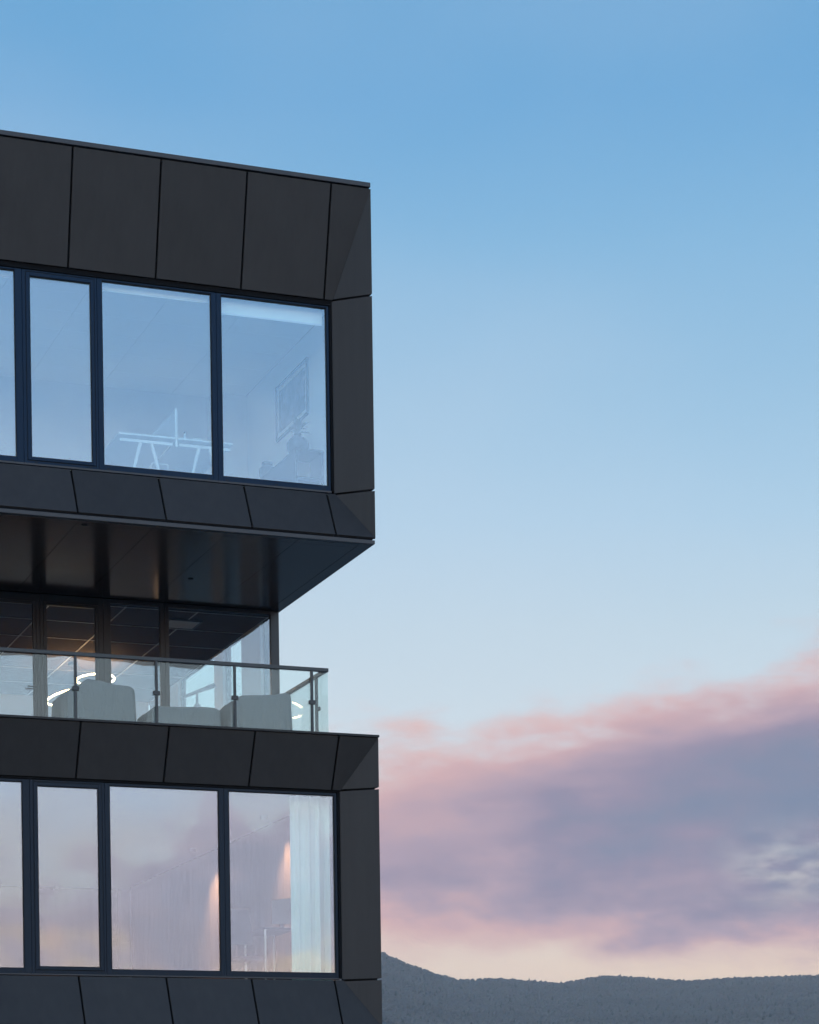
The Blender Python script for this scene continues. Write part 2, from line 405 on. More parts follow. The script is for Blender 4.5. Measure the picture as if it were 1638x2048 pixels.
V = iv[None] * np.stack([wd, wd, ht], -1)[:, None, :] * np.random.uniform(0.72, 1.25, (NT_, 12, 1))
V[con, :, 0:2] *= np.clip(0.75 - 0.45 * iv[None, :, 2:3] * np.ones((con.sum(), 1, 1)), 0.15, 1.4)
V += np.stack([tx, ty, th + ht * 0.75], -1)[:, None, :]
Fx = (ifc[None] + (np.arange(NT_) * 12)[:, None, None]).reshape(-1, 3)
me = bpy.data.meshes.new('forest'); nv = NT_ * 12; nf = len(Fx)
me.vertices.add(nv); me.vertices.foreach_set('co', V.reshape(-1).astype(np.float32))
me.loops.add(nf * 3); me.loops.foreach_set('vertex_index', Fx.reshape(-1).astype(np.int32))
me.polygons.add(nf); me.polygons.foreach_set('loop_start', (np.arange(nf) * 3).astype(np.int32))
me.update(calc_edges=True)
tint = np.stack([np.random.uniform(.095, .165, NT_), np.random.uniform(.090, .148, NT_), np.random.uniform(.078, .128, NT_)], -1)
tint = tint * 0.25 + tint.mean(0) * 0.75
tint *= 0.72
tint *= (1 + 0.07 * np.clip(vnoise(tx / 60.0, ty / 60.0), -1.2, 1.2))[:, None]
tint[con] = (0.022, 0.032, 0.024)
ca = me.color_attributes.new('crown', 'FLOAT_COLOR', 'POINT')
ca.data.foreach_set('color', np.repeat(np.concatenate([tint, np.ones((NT_, 1))], 1), 12, 0).reshape(-1).astype(np.float32))
mf = bpy.data.materials.new('crowns'); mf.use_nodes = True; t = NT(mf.node_tree); b = t.n['Principled BSDF']
at = t.new('ShaderNodeAttribute'); at.attribute_name = 'crown'; t.l.new(at.outputs['Color'], b.inputs['Base Color']); b.inputs['Roughness'].default_value = 1.0; b.inputs['Specular IOR Level'].default_value = 0.0
me.materials.append(mf)
forest = link(bpy.data.objects.new('forest', me)); forest['kind'] = 'stuff'
forest['label'] = 'bare wooded hillside along the horizon right of the building'; forest['category'] = 'forest'

# ================================================================== the building
XL = -13.4                       # left end, outside the picture
YB = 13.6                        # back of the building
B = root('office_building', (0, 0, 0), 'dark modern office building of stacked boxes with recessed glass storey', 'building')
PITCH = 1.281
JX = [-0.6116 - PITCH * k for k in range(10)]      # vertical panel joints
G = 0.015                                         # half a joint


def clad_row(za, ya, zb, yb, corner_pts, gap=G):
    """row of slabs between (za, ya) upper edge and (zb, yb) lower edge, then its folded corner panel"""
    nrm = Vector((0, -(za - zb), (yb - ya) * -1.0)); nrm = Vector((0, -(za - zb), -(yb - ya))).normalized()
    back = -nrm * 0.03
    first = None
    for k in range(len(JX) - 1):
        x1 = JX[k] - gap; x0 = JX[k + 1] + gap
        if first is None:
            first = MB().poly([(x0, yb, zb), (x1, yb, zb), (x1, ya, za), (x0, ya, za)], back).build('cladding_panel', M_PANEL, B, bevel=0.002)
        else:
            repeat(first, B, dx=-PITCH * k)
    q, tri = corner_pts
    cp = MB().poly(q, back)
    cp.poly(tri, (-0.02, 0.022, 0))
    cp.build('corner_panel', M_PANEL, B)


def box_storey(zt, zjt, zjb, zb, a, d, xo=0.0):
    g = G
    # upper sloping row
    clad_row(zt, 0.0, zjt, d, ([(JX[0] + g, d, zjt), (-a - 0.012, d, zjt), (xo, 0.0, zt), (JX[0] + g, 0.0, zt)],
                              [(-a + 0.002, d - 0.004, zjt + g), (xo, 0.0, zjt + g), (xo, 0.0, zt - 0.004)]))
    # lower sloping row
    clad_row(zjb, d, zb, 0.0, ([(JX[0] + g, 0.0, zb), (xo, 0.0, zb), (-a - 0.012, d, zjb), (JX[0] + g, d, zjb)],
                              [(xo, 0.0, zb + 0.004), (xo, 0.0, zjb - g), (-a + 0.002, d - 0.004, zjb - g)]))
    # right reveal panel
    MB().poly([(-a, d, zjb + g), (xo, 0.0, zjb + g), (xo, 0.0, zjt - g), (-a, d, zjt - g)], (-0.02, 0.022, 0)).build('reveal_panel', M_PANEL, B, bevel=0.002)
    # dark backing behind the joints
    for (z1, y1, z2, y2) in ((zt, 0.0, zjt, d), (zjb, d, zb, 0.0)):
        MB().poly([(XL + .02, y2 + 0.045, z2), (-0.06, y2 + 0.045, z2), (-0.06, y1 + 0.045, z1), (XL + .02, y1 + 0.045, z1)], (0, 0.04, 0)).build('backing', M_BLACK, B)
    MB().poly([(-a + .01, d + 0.05, zb + .02), (-0.05, 0.05, zb + .02), (-0.05, 0.05, zt - .02), (-a + .01, d + 0.05, zt - .02)], (-0.02, 0.03, 0)).build('backing', M_BLACK, B)
    # flat side cladding on the right flank and the left end
    for xs, sgn in ((xo, 1), (XL, -1)):
        for (z0, z1) in ((zb, zjb - g), (zjb + g, zjt - g), (zjt + g, zt)):
            ny = 9; wy = (YB - 0.03) / ny; first = None
            for k in range(ny):
                if first is None:
                    xa, xb = (xs - 0.03, xs) if sgn > 0 else (xs, xs + 0.03)
                    first = box('side_panel', M_PANEL, B, xa, xb, 0.028, wy - 0.012, z0, z1)
                else: repeat(first, B, dy=wy * k)


box_storey(15.962, 14.4063, 11.5373, 10.832, 0.4673, 0.3932)
box_storey(7.884, 7.1473, 4.3373, 3.632, 0.4633, 0.355)

# copings and edge strips
box('coping', M_TRIM, B, XL - .01, -0.008, -0.02, 0.45, 15.985, 16.05, 0.004)
box('edge_strip', M_TRIM, B, XL, -0.014, -0.015, 0.10, 10.733, 10.788, 0.003)
box('coping', M_PANEL, B, XL - .01, 0.008, -0.03, 0.40, 7.892, 7.925, 0.004)
box('edge_strip', M_TRIM, B, XL, -0.014, -0.015, 0.10, 3.535, 3.588, 0.003)
box('coping_gap', M_BLACK, B, XL + .02, -0.03, 0.03, 0.4, 15.93, 15.98)
box('coping_gap', M_BLACK, B, XL + .02, -0.05, 0.02, 0.4, 10.79, 10.835)
box('coping_gap', M_BLACK, B, XL + .02, -0.05, 0.02, 0.4, 3.59, 3.635)

# slabs and inner walls (everything behind the skin)
box('roof_slab', M_BLACK, B, XL + .04, -.045, 0.52, YB, 14.50, 15.93)
box('roof_surface', M_CONC, B, XL + .04, -.06, 0.46, YB, 15.94, 16.00)
box('floor_slab', M_BLACK, B, XL + .04, -.045, 0.48, YB, 10.80, 11.48)
box('office_floor', M_PALE, B, XL + .06, -.31, 0.55, 5.39, 11.484, 11.52)
box('back_wall', M_PLASTER, B, XL + .06, -.31, 5.40, 5.55, 11.49, 14.49)
box('right_wall', M_PLASTER, B, -.35, -.30, 0.56, 5.398, 11.524, 14.44)
box('left_wall', M_PLASTER, B, XL + .05, XL + .10, 0.56, 5.398, 11.524, 14.44)
box('rear_core', M_BLACK, B, XL + .04, -.045, 5.60, YB, 11.49, 14.49)
box('reveal_closure', M_BLACK, B, -.42, -.06, 0.47, 0.55, 11.49, 14.49)

# middle storey
box('oak_floor', M_FLOOR, B, XL + .06, -.05, 4.44, YB - .1, 7.87, 7.95)
box('floor_slab', M_BLACK, B, XL + .04, -.045, 0.44, YB, 7.20, 7.85)
box('back_wall', M_PLASTER, B, XL + .06, -.2, 12.2, 12.4, 7.955, 10.72)
box('left_wall', M_PLASTER, B, XL + .05, XL + .10, 4.58, 12.19, 7.955, 10.72)
for y0, y1 in ((5.03, 6.16), (7.2, 7.8), (10.1, 12.19)):
    box('side_pier', M_PLASTER, B, -.185, -.06, y0 + .03, y1 - .03, 7.955, 10.72)
    box('pier_cladding', M_MIDFRAME, B, -.055, -.03, y0 + .03, y1 - .03, 7.955, 10.72)
for y0, y1 in ((4.6, 5.06), (6.13, 7.23), (7.77, 10.13)):
    fr = MB(); X0, X1 = -.13, -.07
    for (ya, yb2, za, zb2) in ((y0, y0 + .04, 7.96, 10.73), (y1 - .04, y1, 7.96, 10.73), (y0 + .04, y1 - .04, 7.96, 8.02), (y0 + .04, y1 - .04, 10.68, 10.73)):
        fr.box(X0, X1, ya, yb2, za, zb2)
    wf = fr.build('side_window', M_MIDFRAME, B)
    box('pane', M_SIDEGLASS, wf, -.105, -.095, y0 + .045, y1 - .045, 8.025, 10.675)

# lower storey room
box('carpet', M_CARPET, B, XL + .06, -.31, 0.50, 13.39, 4.25, 4.29)
box('floor_slab', M_BLACK, B, XL + .04, -.045, 0.46, YB, 3.60, 4.24)
box('back_wall', M_PLASTER, B, XL + .06, -.31, 13.40, 13.55, 4.30, 7.19)
box('right_wall', M_PLASTER, B, -.33, -.28, 0.52, 13.39, 4.30, 7.14)
box('left_wall', M_PLASTER, B, XL + .05, XL + .10, 0.52, 13.39, 4.30, 7.14)
box('reveal_closure', M_BLACK, B, -.42, -.06, 0.43, 0.51, 4.30, 7.19)
box('ceiling', M_PLASTER, B, XL + .11, -.34, 0.52, 13.39, 7.13, 7.16)

# recessed ground floor under the lower box
box('ground_floor_wall', M_PANEL, B, XL + 1, -2.2, 3.2, YB - .5, 0.0, 3.53)
box('lower_soffit', M_SOFFIT, B, XL, -0.02, 0.101, YB, 3.54, 3.58)


def ceiling_tiles(x0, x1, y0, y1, z, sx, sy, mt, bars, gp):
    nx = int((x1 - x0) / sx); ny = int((y1 - y0) / sy); bar = MB()
    ce = box('ceiling', M_BLACK if bars else M_GREY, B, x0, x1, y0, y1, z + .03, z + .05)
    first = None
    for i in range(nx):
        for j in range(ny):
            if first is None: first = box('ceiling_tile', mt, ce, x1 - sx + gp, x1 - gp, y0 + gp, y0 + sy - gp, z + .004, z + .022)
            else: repeat(first, ce, dx=-sx * i, dy=sy * j)
    if not bars: return
    for i in range(nx + 1): bar.box(x1 - sx * i - .011, x1 - sx * i + .011, y0, y0 + ny * sy, z - .006, z + .003)
    for j in range(ny + 1): bar.box(x1 - nx * sx, x1, y0 + sy * j - .011, y0 + sy * j + .011, z - .009, z - .0065)
    bar.build('ceiling_grid', M_GRID, ce)


ceiling_tiles(XL + .11, -.36, 0.60, 5.39, 14.43, 1.2, 0.798, M_CEIL, False, .003)
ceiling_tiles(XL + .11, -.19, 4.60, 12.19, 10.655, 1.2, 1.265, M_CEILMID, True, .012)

# soffit under the upper box
SX = [-0.225, -1.163, -2.24, -3.335, -4.42]
SX += [SX[-1] - 1.09 * k for k in range(1, 9)]
sf = box('soffit', M_BLACK, B, XL + .02, -.03, 0.105, 4.56, 10.752, 10.79)
for k in range(len(SX) - 1):
    x0, x1 = max(SX[k + 1] + .004, XL + .01), SX[k] - .004
    if x1 - x0 < .1: continue
    box('soffit_panel', M_SOFFIT, sf, x0, x1, 0.273, 4.43, 10.735, 10.75)
    box('soffit_edge_panel', M_SOFFIT, sf, x0, x1, 0.104, 0.267, 10.735, 10.75)
box('soffit_edge_panel', M_SOFFIT, sf, SX[0] + .004, -.016, 0.104, 2.15, 10.735, 10.75)
box('soffit_edge_panel', M_SOFFIT, sf, SX[0] + .004, -.016, 2.156, YB, 10.735, 10.75)
for (x, y) in ((-2.02, 2.80), (-4.30, 0.27), (-6.3, 2.8), (-10.5, 2.8)):
    MB().lathe((x, y, 10.7305), [(.045, 0), (.045, .006)], 14).build('soffit_downlight', M_BLACK, sf)  # small unlit downlight, drawn as a dark disc


# ------------------------------------------------------------------ windows of the two boxes
def box_windows(z0, z1, zg0, zg1, yf, sillz, right, fm):
    edges = [(-2.258, right, 'w'), (-4.03, -2.258, 'w'), (-5.11, -4.03, 'n'), (-6.88, -5.11, 'w'), (-8.65, -6.88, 'w'), (-9.73, -8.65, 'n'), (-11.50, -9.73, 'w'), (-13.27, -11.5, 'w')]
    for x0, x1, kind in edges:
        e = 0.002
        if kind == 'w':
            bl = 0.073 if x0 > -13 else .08; br = 0.073 if x1 < -1 else .036
            if abs(x1 + 4.03) > 1e-6 and abs(x1 + 2.258) > 1e-6 and x1 < -1: br = .10
            gx0, gx1 = x0 + bl, x1 - br
            wn_ = MB().ring(x0 + e, x1 - e, z0, z1, bl - e, br - e, zg0 - z0, z1 - zg1, yf, yf + .08).build('window', fm, B, bevel=0.003)
            MB().ring(gx0 - .001, gx1 + .001, zg0 - .001, zg1 + .001, .010, .010, .010, .010, yf + .012, yf + .03).build('glazing_bead', M_SEAL, wn_)
            box('pane', M_GLASS, wn_, gx0 + .0015, gx1 - .0015, yf + .034, yf + .046, zg0 + .0015, zg1 - .0015)
            dr = (gx0 + .06, (gx0 + gx1) / 2, gx1 - .07)
        else:
            wn_ = MB().ring(x0 + e, x1 - e, z0, z1, .045, .035, .045, .025, yf, yf + .08).build('window', fm, B, bevel=0.003)
            sash = MB().ring(x0 + .055, x1 - .045, z0 + .055, z1 - .035, .055, .045, .045, .05, yf - .008, yf + .06).build('sash', fm, wn_, bevel=0.004)
            MB().ring(x0 + .046, x1 - .036, z0 + .046, z1 - .026, .008, .008, .008, .008, yf + .006, yf + .05).build('seal', M_SEAL, wn_)
            gx0, gx1 = x0 + .11, x1 - .09
            MB().ring(gx0 - .001, gx1 + .001, z0 + .10, z1 - .085, .008, .008, .008, .008, yf + .006, yf + .028).build('glazing_bead', M_SEAL, wn_)
            box('pane', M_GLASS, wn_, gx0 + .0015, gx1 - .0015, yf + .030, yf + .042, z0 + .1015, z1 - .0865)
            dr = (gx0 + .06, gx1 - .03)
        for xx in dr: box('drain_slot', M_SEAL, wn_, xx - .022, xx + .022, yf - .004, yf + .01, z0 + .022, z0 + .036)
    box('sill', M_TRIM, B, XL + .1, right - .01, yf - .055, yf + .02, sillz, z0 - .004, 0.002)
    box('window_head', M_BLACK, B, XL + .1, -.32, yf - .02, yf + .11, z1 + .003, z1 + .10)
    box('window_jamb', M_BLACK, B, right + .004, right + .11, yf - .02, yf + .10, z0, z1)


box_windows(11.580, 14.328, 11.662, 14.302, 0.445, 11.548, -0.525, M_FRAME)
box_windows(4.372, 7.112, 4.445, 7.076, 0.405, 4.348, -0.522, M_FRAME2)

# ------------------------------------------------------------------ glass wall of the recessed storey
YW = 4.47
mids = [(-1.985, -.045, -1.915, -.19, 10.672), (-3.0, -1.985, -2.88, -2.06, 10.672), (-4.03, -3.0, -3.92, -3.13, 10.565), (-5.08, -4.03, -4.97, -4.14, 10.565), (-7.02, -5.08, -6.95, -5.16, 10.672), (-8.96, -7.02, -8.89, -7.09, 10.672), (-10.9, -8.96, -10.83, -9.03, 10.672), (-13.3, -10.9, -13.2, -10.97, 10.672)]
for i, (x0, x1, g0, g1, zt) in enumerate(mids):
    e = .002
    door = i in (2, 3)
    wd_ = MB().ring(x0 + e, x1 - e, 7.955, 10.732, g0 - x0 - e - (.05 if door else 0), x1 - g1 - e - (.05 if door else 0), .09, 10.732 - zt - (.05 if door else 0), YW, YW + .10).build('terrace_door' if door else 'window', M_MIDFRAME, B, bevel=.003)
    if door:
        MB().ring(g0 - .046, g1 + .046, 8.05, zt + .046, .046, .046, .09, .046, YW - .006, YW + .07).build('door_leaf', M_MIDFRAME, wd_, bevel=.004)
    box('pane', M_MIDGLASS, wd_, g0 + .001, g1 - .001, YW + .03, YW + .042, 8.05 if not door else 8.145, zt - .001)
    if i == 3:
        h = MB().box(g1 + .005, g1 + .045, YW - .016, YW - .007, 9.14, 9.30); h.tube((g1 + .025, YW - .016, 9.245), (g1 + .025, YW - .06, 9.245), .010); h.tube((g1 + .03, YW - .06, 9.245), (g1 - .11, YW - .06, 9.245), .011)
        h.build('door_handle', M_RAIL, wd_)
        MB().tube((g1 + .02, YW - .007, 9.31), (g1 + .02, YW - .02, 9.31), .018).build('lock_cylinder', M_RAIL, wd_)
box('header', M_BLACK, B, XL + .05, -.05, YW + .105, YW + .12, 10.66, 10.745)

# terrace paving
tp = box('terrace_deck', M_BLACK, B, XL + .02, -.05, 0.41, 4.43, 7.852, 7.862)
first = None
for i in range(22):
    for j in range(6):
        if first is None: first = box('paving_slab', M_DECK, tp, -.07 - .595, -.07, .43, .43 + .655, 7.864, 7.884)
        else: repeat(first, tp, dx=-.6 * i, dy=.66 * j)

# ================================================================== glass balustrade of the terrace
YR = 0.70; XR = -0.53
R = root('glass_balustrade', (XR, YR, 7.885), 'glass terrace balustrade with dark metal handrail on the lower box', 'balustrade')
rail = MB().box(XL + .3, XR + .006, YR - .028, YR + .028, 8.958, 9.012).build('handrail', M_RAIL, R, bevel=.004)
MB().box(XR - .05, XR + .004, YR + .03, YW - .02, 8.958, 9.012).build('handrail', M_RAIL, R, bevel=.004)
posts = [-.785, -1.98, -3.165, -4.36] + [-4.36 - 1.19 * k for k in range(1, 8)]
pst = cl = None
for x in posts:
    if pst is None:
        pst = box('post', M_RAIL, R, x - .017, x + .017, YR - .026, YR + .016, 7.885, 8.957)
        cl = box('glass_clamp', M_RAIL, R, x - .048, x + .048, YR - .034, YR + .017, 8.462, 8.522, .004)
    else:
        repeat(pst, R, dx=x - posts[0]); repeat(cl, R, dx=x - posts[0])
ps2 = [XR + .012] + posts + [XL + .3]
for a_, b_ in zip(ps2[:-1], ps2[1:]):
    box('glass_panel', M_RAILGLASS, R, b_ + .006, a_ - .006, YR + .018, YR + .030, 7.90, 8.955)
sposts = [1.14, 2.55, 3.9]
for y in sposts:
    box('post', M_RAIL, R, XR - .05, XR - .008, y - .017, y + .017, 7.885, 8.957)
    box('glass_clamp', M_RAIL, R, XR - .003, XR + .02, y - .045, y + .045, 8.462, 8.522, .004)
ys2 = [YR + .026] + sposts + [4.44]
for a_, b_ in zip(ys2[:-1], ys2[1:]):
    box('glass_panel', M_RAILGLASS, R, XR, XR + .012, a_ + .006, b_ - .006, 7.90, 8.955)


# ================================================================== furniture under grey covers on the terrace
def cover(name, label, cat, cx, cyy, w_, d_, hfun, folds, seed, flare=0.075):
    rnd = random.Random(seed); n = 96; z0 = 7.888; rings = []
    ph = [rnd.uniform(0, 6.28) for _ in range(4)]
    def plan(t, s):
        c, sn = math.cos(t), math.sin(t); p = 0.32
        return (w_ / 2 * s * math.copysign(abs(c) ** p, c), d_ / 2 * s * math.copysign(abs(sn) ** p, sn))
    vs = []; fs = []
    prof = [(0.02, 1.0, 0), (0.35, 1.0, 0), (0.65, 1.0, 0), (0.86, 1.0, 0), (0.95, 0.994, 0), (0.985, 0.978, 0.05), (1.0, 0.94, .15), (1.0, 0.85, .3), (1.002, 0.7, .5), (1.005, 0.5, .7), (1.01, 0.3, .9), (1.015, 0.12, 1.0), (1.02, 0.0, 1.0)]
    for (s, hz, fa) in prof:
        for i in range(n):
            t = 2 * math.pi * i / n
            amp = flare * fa * (0.5 * math.sin(folds * t + ph[0]) + 0.3 * math.sin((folds * 1.7) * t + ph[1]) + 0.25 * math.sin(folds * 3.1 * t + ph[2]))
            x, y = plan(t, s + amp)
            h = hfun(x / w_ * 2, y / d_ * 2)
            sag = 0.008 * math.sin(7 * x + ph[3]) * math.sin(6 * y + ph[1])
            vs.append((cx + x, cyy + y, z0 + max(0.004, h * hz + sag * hz)))
    for k in range(len(prof) - 1):
        for i in range(n): fs.append((k * n + i, k * n + (i + 1) % n, (k + 1) * n + (i + 1) % n, (k + 1) * n + i))
    fs.append(tuple(range(n - 1, -1, -1)))
    o = MB().add(vs, fs).build(name, M_COVER, None, smooth=True)
    return tag(o, label, cat)


def pw(pts):
    xs = [p[0] for p in pts]; ys = [p[1] for p in pts]
    return lambda x, y: float(np.interp(x, xs, ys))


cover('covered_armchair', 'grey cloth cover over a lounge chair behind the left railing glass', 'covered chair', -3.735, 2.2, 1.13, 0.95, pw([(-1, .76), (-.62, .86), (-.28, 1.0), (-.12, .985), (.25, .925), (.8, .905), (1, .87)]), 6, 3)
cover('covered_table', 'low grey cloth cover over a table between the two covered chairs', 'covered table', -2.42, 2.2, 1.16, 0.9, pw([(-1, .55), (-.8, .64), (.8, .66), (1, .64)]), 7, 5, 0.03)
cover('covered_armchair', 'grey cloth cover over a lounge chair at the railing corner', 'covered chair', -1.22, 2.2, 1.02, 0.95, pw([(-1, .70), (-.66, .87), (-.2, .885), (.3, .90), (.75, .955), (.93, .945), (1, .88)]), 5, 8)

# ================================================================== things in the recessed storey
T = root('telescope', (-1.19, 5.4, 7.95), 'brass style telescope on wooden tripod behind the terrace glass', 'telescope')
MB().tube((-1.44, 5.40, 9.415), (-1.02, 5.40, 9.592), .026, 12, .034).tube((-1.02, 5.40, 9.592), (-.885, 5.40, 9.649), .040, 12, .040).build('tube', M_DARKWOOD, T)
MB().tube((-1.475, 5.40, 9.400), (-1.43, 5.40, 9.419), .016, 10, .016).build('eyepiece', M_DARKMETAL, T)
MB().tube((-1.19, 5.4, 9.28), (-1.19, 5.4, 9.50), .022).lathe((-1.19, 5.4, 9.25), [(.05, 0), (.06, .03), (.05, .06)], 12).build('mount', M_DARKWOOD, T)
for a in (0.1, 2.2, 4.3):
    MB().tube((-1.19 + .04 * math.cos(a), 5.4 + .04 * math.sin(a), 9.29), (-1.19 + .46 * math.cos(a), 5.4 + .46 * math.sin(a), 7.955), .024, 6, .018).build('leg', M_DARKWOOD, T)

CH = root('ring_chandelier', (-2.44, 9.0, 10.65), 'pendant lamp of glowing warm rings above the covered chair', 'lamp')
for (cx, yy, zz, Rr, tl) in ((-2.45, 9.0, 10.04, .47, (-0.13, -0.20)), (-2.03, 9.0, 10.37, .34, (-0.10, -0.04))):
    MB().torus((cx, yy, zz), Rr, .014, 72, 8, tl).build('light_ring', M_LED, CH, smooth=True)
    rot = Matrix.Rotation(tl[0], 3, 'X') @ Matrix.Rotation(tl[1], 3, 'Y'); up_ = MB(); nn = 48      # unseen glowing strip added above the ring to warm the room
    up_.add([Vector((cx, yy, zz)) + rot @ Vector((q * math.cos(2 * math.pi * i / nn), q * math.sin(2 * math.pi * i / nn), .0145)) for q in (Rr - .009, Rr + .009) for i in range(nn)],
            [(i, (i + 1) % nn, nn + (i + 1) % nn, nn + i) for i in range(nn)])
    up_.build('added_glow_strip', M_ADDGLOW, CH)
    for a in (0.5, 2.6, 4.7): MB().tube((cx + Rr * math.cos(a), yy + Rr * math.sin(a), zz), (-2.44, 9.0, 10.62), .0035, 5).build('cable', M_DARKMETAL, CH)
MB().lathe((-2.44, 9.0, 10.60), [(.09, 0), (.09, .04)], 18).build('ceiling_rose', M_DARKMETAL, CH)

FL = root('floor_lamp', (-1.13, 8.0, 7.95), 'small warm glowing floor lamp seen beside the door mullion', 'lamp')
MB().lathe((-1.13, 8.0, 7.952), [(.15, 0), (.15, .02), (.012, .035), (.012, 1.55)], 16).build('stand', M_DARKMETAL, FL)
MB().lathe((-1.13, 8.0, 9.50), [(.05, 0), (.062, .06), (.058, .16), (.03, .26)], 14).build('shade', M_BULB, FL, smooth=True)

CP = root('ceiling_panel_light', (-1.45, 5.4, 10.65), 'square unlit light panel in the dark terrace room ceiling', 'light fitting')
MB().box(-1.74, -1.16, 5.10, 5.13, 10.615, 10.645).box(-1.74, -1.16, 5.67, 5.70, 10.615, 10.645).box(-1.74, -1.71, 5.13, 5.67, 10.615, 10.645).box(-1.19, -1.16, 5.13, 5.67, 10.615, 10.645).build('frame', M_DARKMETAL, CP)
box('diffuser', M_WHITE, CP, -1.709, -1.191, 5.131, 5.669, 10.622, 10.63)

# ================================================================== upper office
for (x0, x1, zb_, lab) in ((-2.19, -.56, 14.085, 'white roller blind lowest of the row in the right upper window'), (-3.94, -2.33, 14.215, 'white roller blind pulled up in the middle upper window'), (-6.80, -5.22, 14.235, 'white roller blind at the left edge of the upper windows')):
    r_ = root('roller_blind', ((x0 + x1) / 2, .62, 14.40), lab, 'blind', 'roller blinds of the upper windows')
    box('fabric', M_BLIND, r_, x0 + .01, x1 - .01, .618, .622, zb_ + .02, 14.36)
    MB().tube((x0 + .01, .63, 14.375), (x1 - .01, .63, 14.375), .028, 12).build('roller', M_WHITE, r_)
    box('hem_bar', M_WHITE, r_, x0 + .01, x1 - .01, .612, .628, zb_, zb_ + .022)


def desk(x0, x1, label):
    d = root('trestle_desk', ((x0 + x1) / 2, 1.7, 11.52), label, 'desk', 'white trestle desks in the upper office')
    zt = 12.335
    box('desk_top', M_WHITE, d, x0, x1, 1.0, 2.6, zt - .028, zt, .003)
    for y in (1.06, 2.5):
        m = MB().box(x0 + .03, x1 - .03, y - .025, y + .025, zt - .115, zt - .075); cx = (x0 + x1) / 2
        m.build('trestle_beam', M_WHITE, d)
        for s in (-1, 1):
            MB().tube((cx + s * .085, y, zt - .115), (cx + s * .27, y, 11.525), .026, 8, .022).build('leg', M_WHITE, d)
    return d


desk(-3.60, -2.745, 'white trestle desk nearer the left in the upper office window')
desk(-2.705, -1.86, 'white trestle desk nearer the mullion in the upper office window')
P_ = root('desk_screen', (-2.725, 1.75, 12.34), 'pale upright divider panel standing between the two trestle desks', 'divider')
box('panel', mat('felt_panel', (0.45, 0.47, 0.50), .95), P_, -2.735, -2.715, 1.03, 2.5, 12.345, 12.755)
MB().box(-2.742, -2.708, 1.0, 1.028, 12.20, 12.765).build('edge_post', M_WHITE, P_)
dw = root('wire_drawer', (-2.95, 1.3, 11.525), 'small white wire drawer unit under the left trestle desk', 'drawer unit')
m = MB()
for z in (11.75, 11.87, 11.98):
    m.box(-3.06, -2.80, 1.2, 1.208, z, z + .008).box(-3.06, -2.80, 1.6, 1.608, z, z + .008)
for x in (-3.06, -2.808): m.box(x, x + .008, 1.2, 1.208, 11.53, 11.98).box(x, x + .008, 1.6, 1.608, 11.53, 11.98)
m.build('frame', M_WHITE, dw)
box('drawer', mat('drawer_front', (.6, .62, .64), .6), dw, -3.05, -2.81, 1.21, 1.59, 11.54, 11.74)
dw2 = root('wire_drawer', (-1.85, 1.5, 11.525), 'white wire drawer unit just right of the mullion in the upper office', 'drawer unit')
m = MB()
for z in (11.7, 11.87, 12.02): m.box(-1.98, -1.72, 1.4, 1.408, z, z + .01)
for x in (-1.98, -1.728): m.box(x, x + .01, 1.4, 1.408, 11.53, 12.02)
m.build('frame', M_WHITE, dw2)
box('drawer', M_WHITE, dw2, -1.97, -1.73, 1.41, 1.75, 11.54, 11.69)
bt = root('bottle', (-2.50, 1.35, 12.336), 'tiny white bottle on the right trestle desk', 'bottle')
MB().lathe((-2.50, 1.35, 12.336), [(.03, 0), (.032, .10), (.014, .14), (.014, .18)], 12).build('body', M_WHITE, bt, smooth=True)
MB().lathe((-2.50, 1.35, 12.518), [(.016, 0), (.016, .02)], 10).build('cap', M_DARKMETAL, bt)
tag(MB().lathe((-2.36, 1.15, 12.336), [(.03, 0), (.075, .035), (.08, .045), (.07, .045), (.03, .012)], 16).build('bowl', M_WHITE, None, smooth=True), 'tiny white bowl on the front of the right trestle desk', 'bowl')

PI_ = root('picture', (-.36, 2.68, 13.6), 'large framed picture on the right wall of the upper office', 'picture')
fr = MB(); y0, y1, z0, z1 = 1.90, 3.46, 13.19, 14.06
fr.box(-.385, -.352, y0, y1, z0, z0 + .035).box(-.385, -.352, y0, y1, z1 - .035, z1).box(-.385, -.352, y0, y0 + .035, z0 + .035, z1 - .035).box(-.385, -.352, y1 - .035, y1, z0 + .035, z1 - .035).build('frame', M_DARKWOOD, PI_)
box('mat_board', M_WHITE, PI_, -.366, -.354, y0 + .036, y1 - .036, z0 + .036, z1 - .036)
mp = bpy.data.materials.new('print'); mp.use_nodes = True; t = NT(mp.node_tree); b = t.n['Principled BSDF']
tcn = t.new('ShaderNodeTexCoord')
t.put(b.inputs['Base Color'], t.ramp(t.noise(tcn.outputs['Object'], 5.0, 5, .6, dist=1.0), [(0.3, (.03, .035, .05, 1)), (.55, (.12, .13, .16, 1)), (.75, (.3, .3, .3, 1))])); b.inputs['Roughness'].default_value = .6
box('print', mp, PI_, -.372, -.3665, y0 + .13, y1 - .13, z0 + .11, z1 - .11)

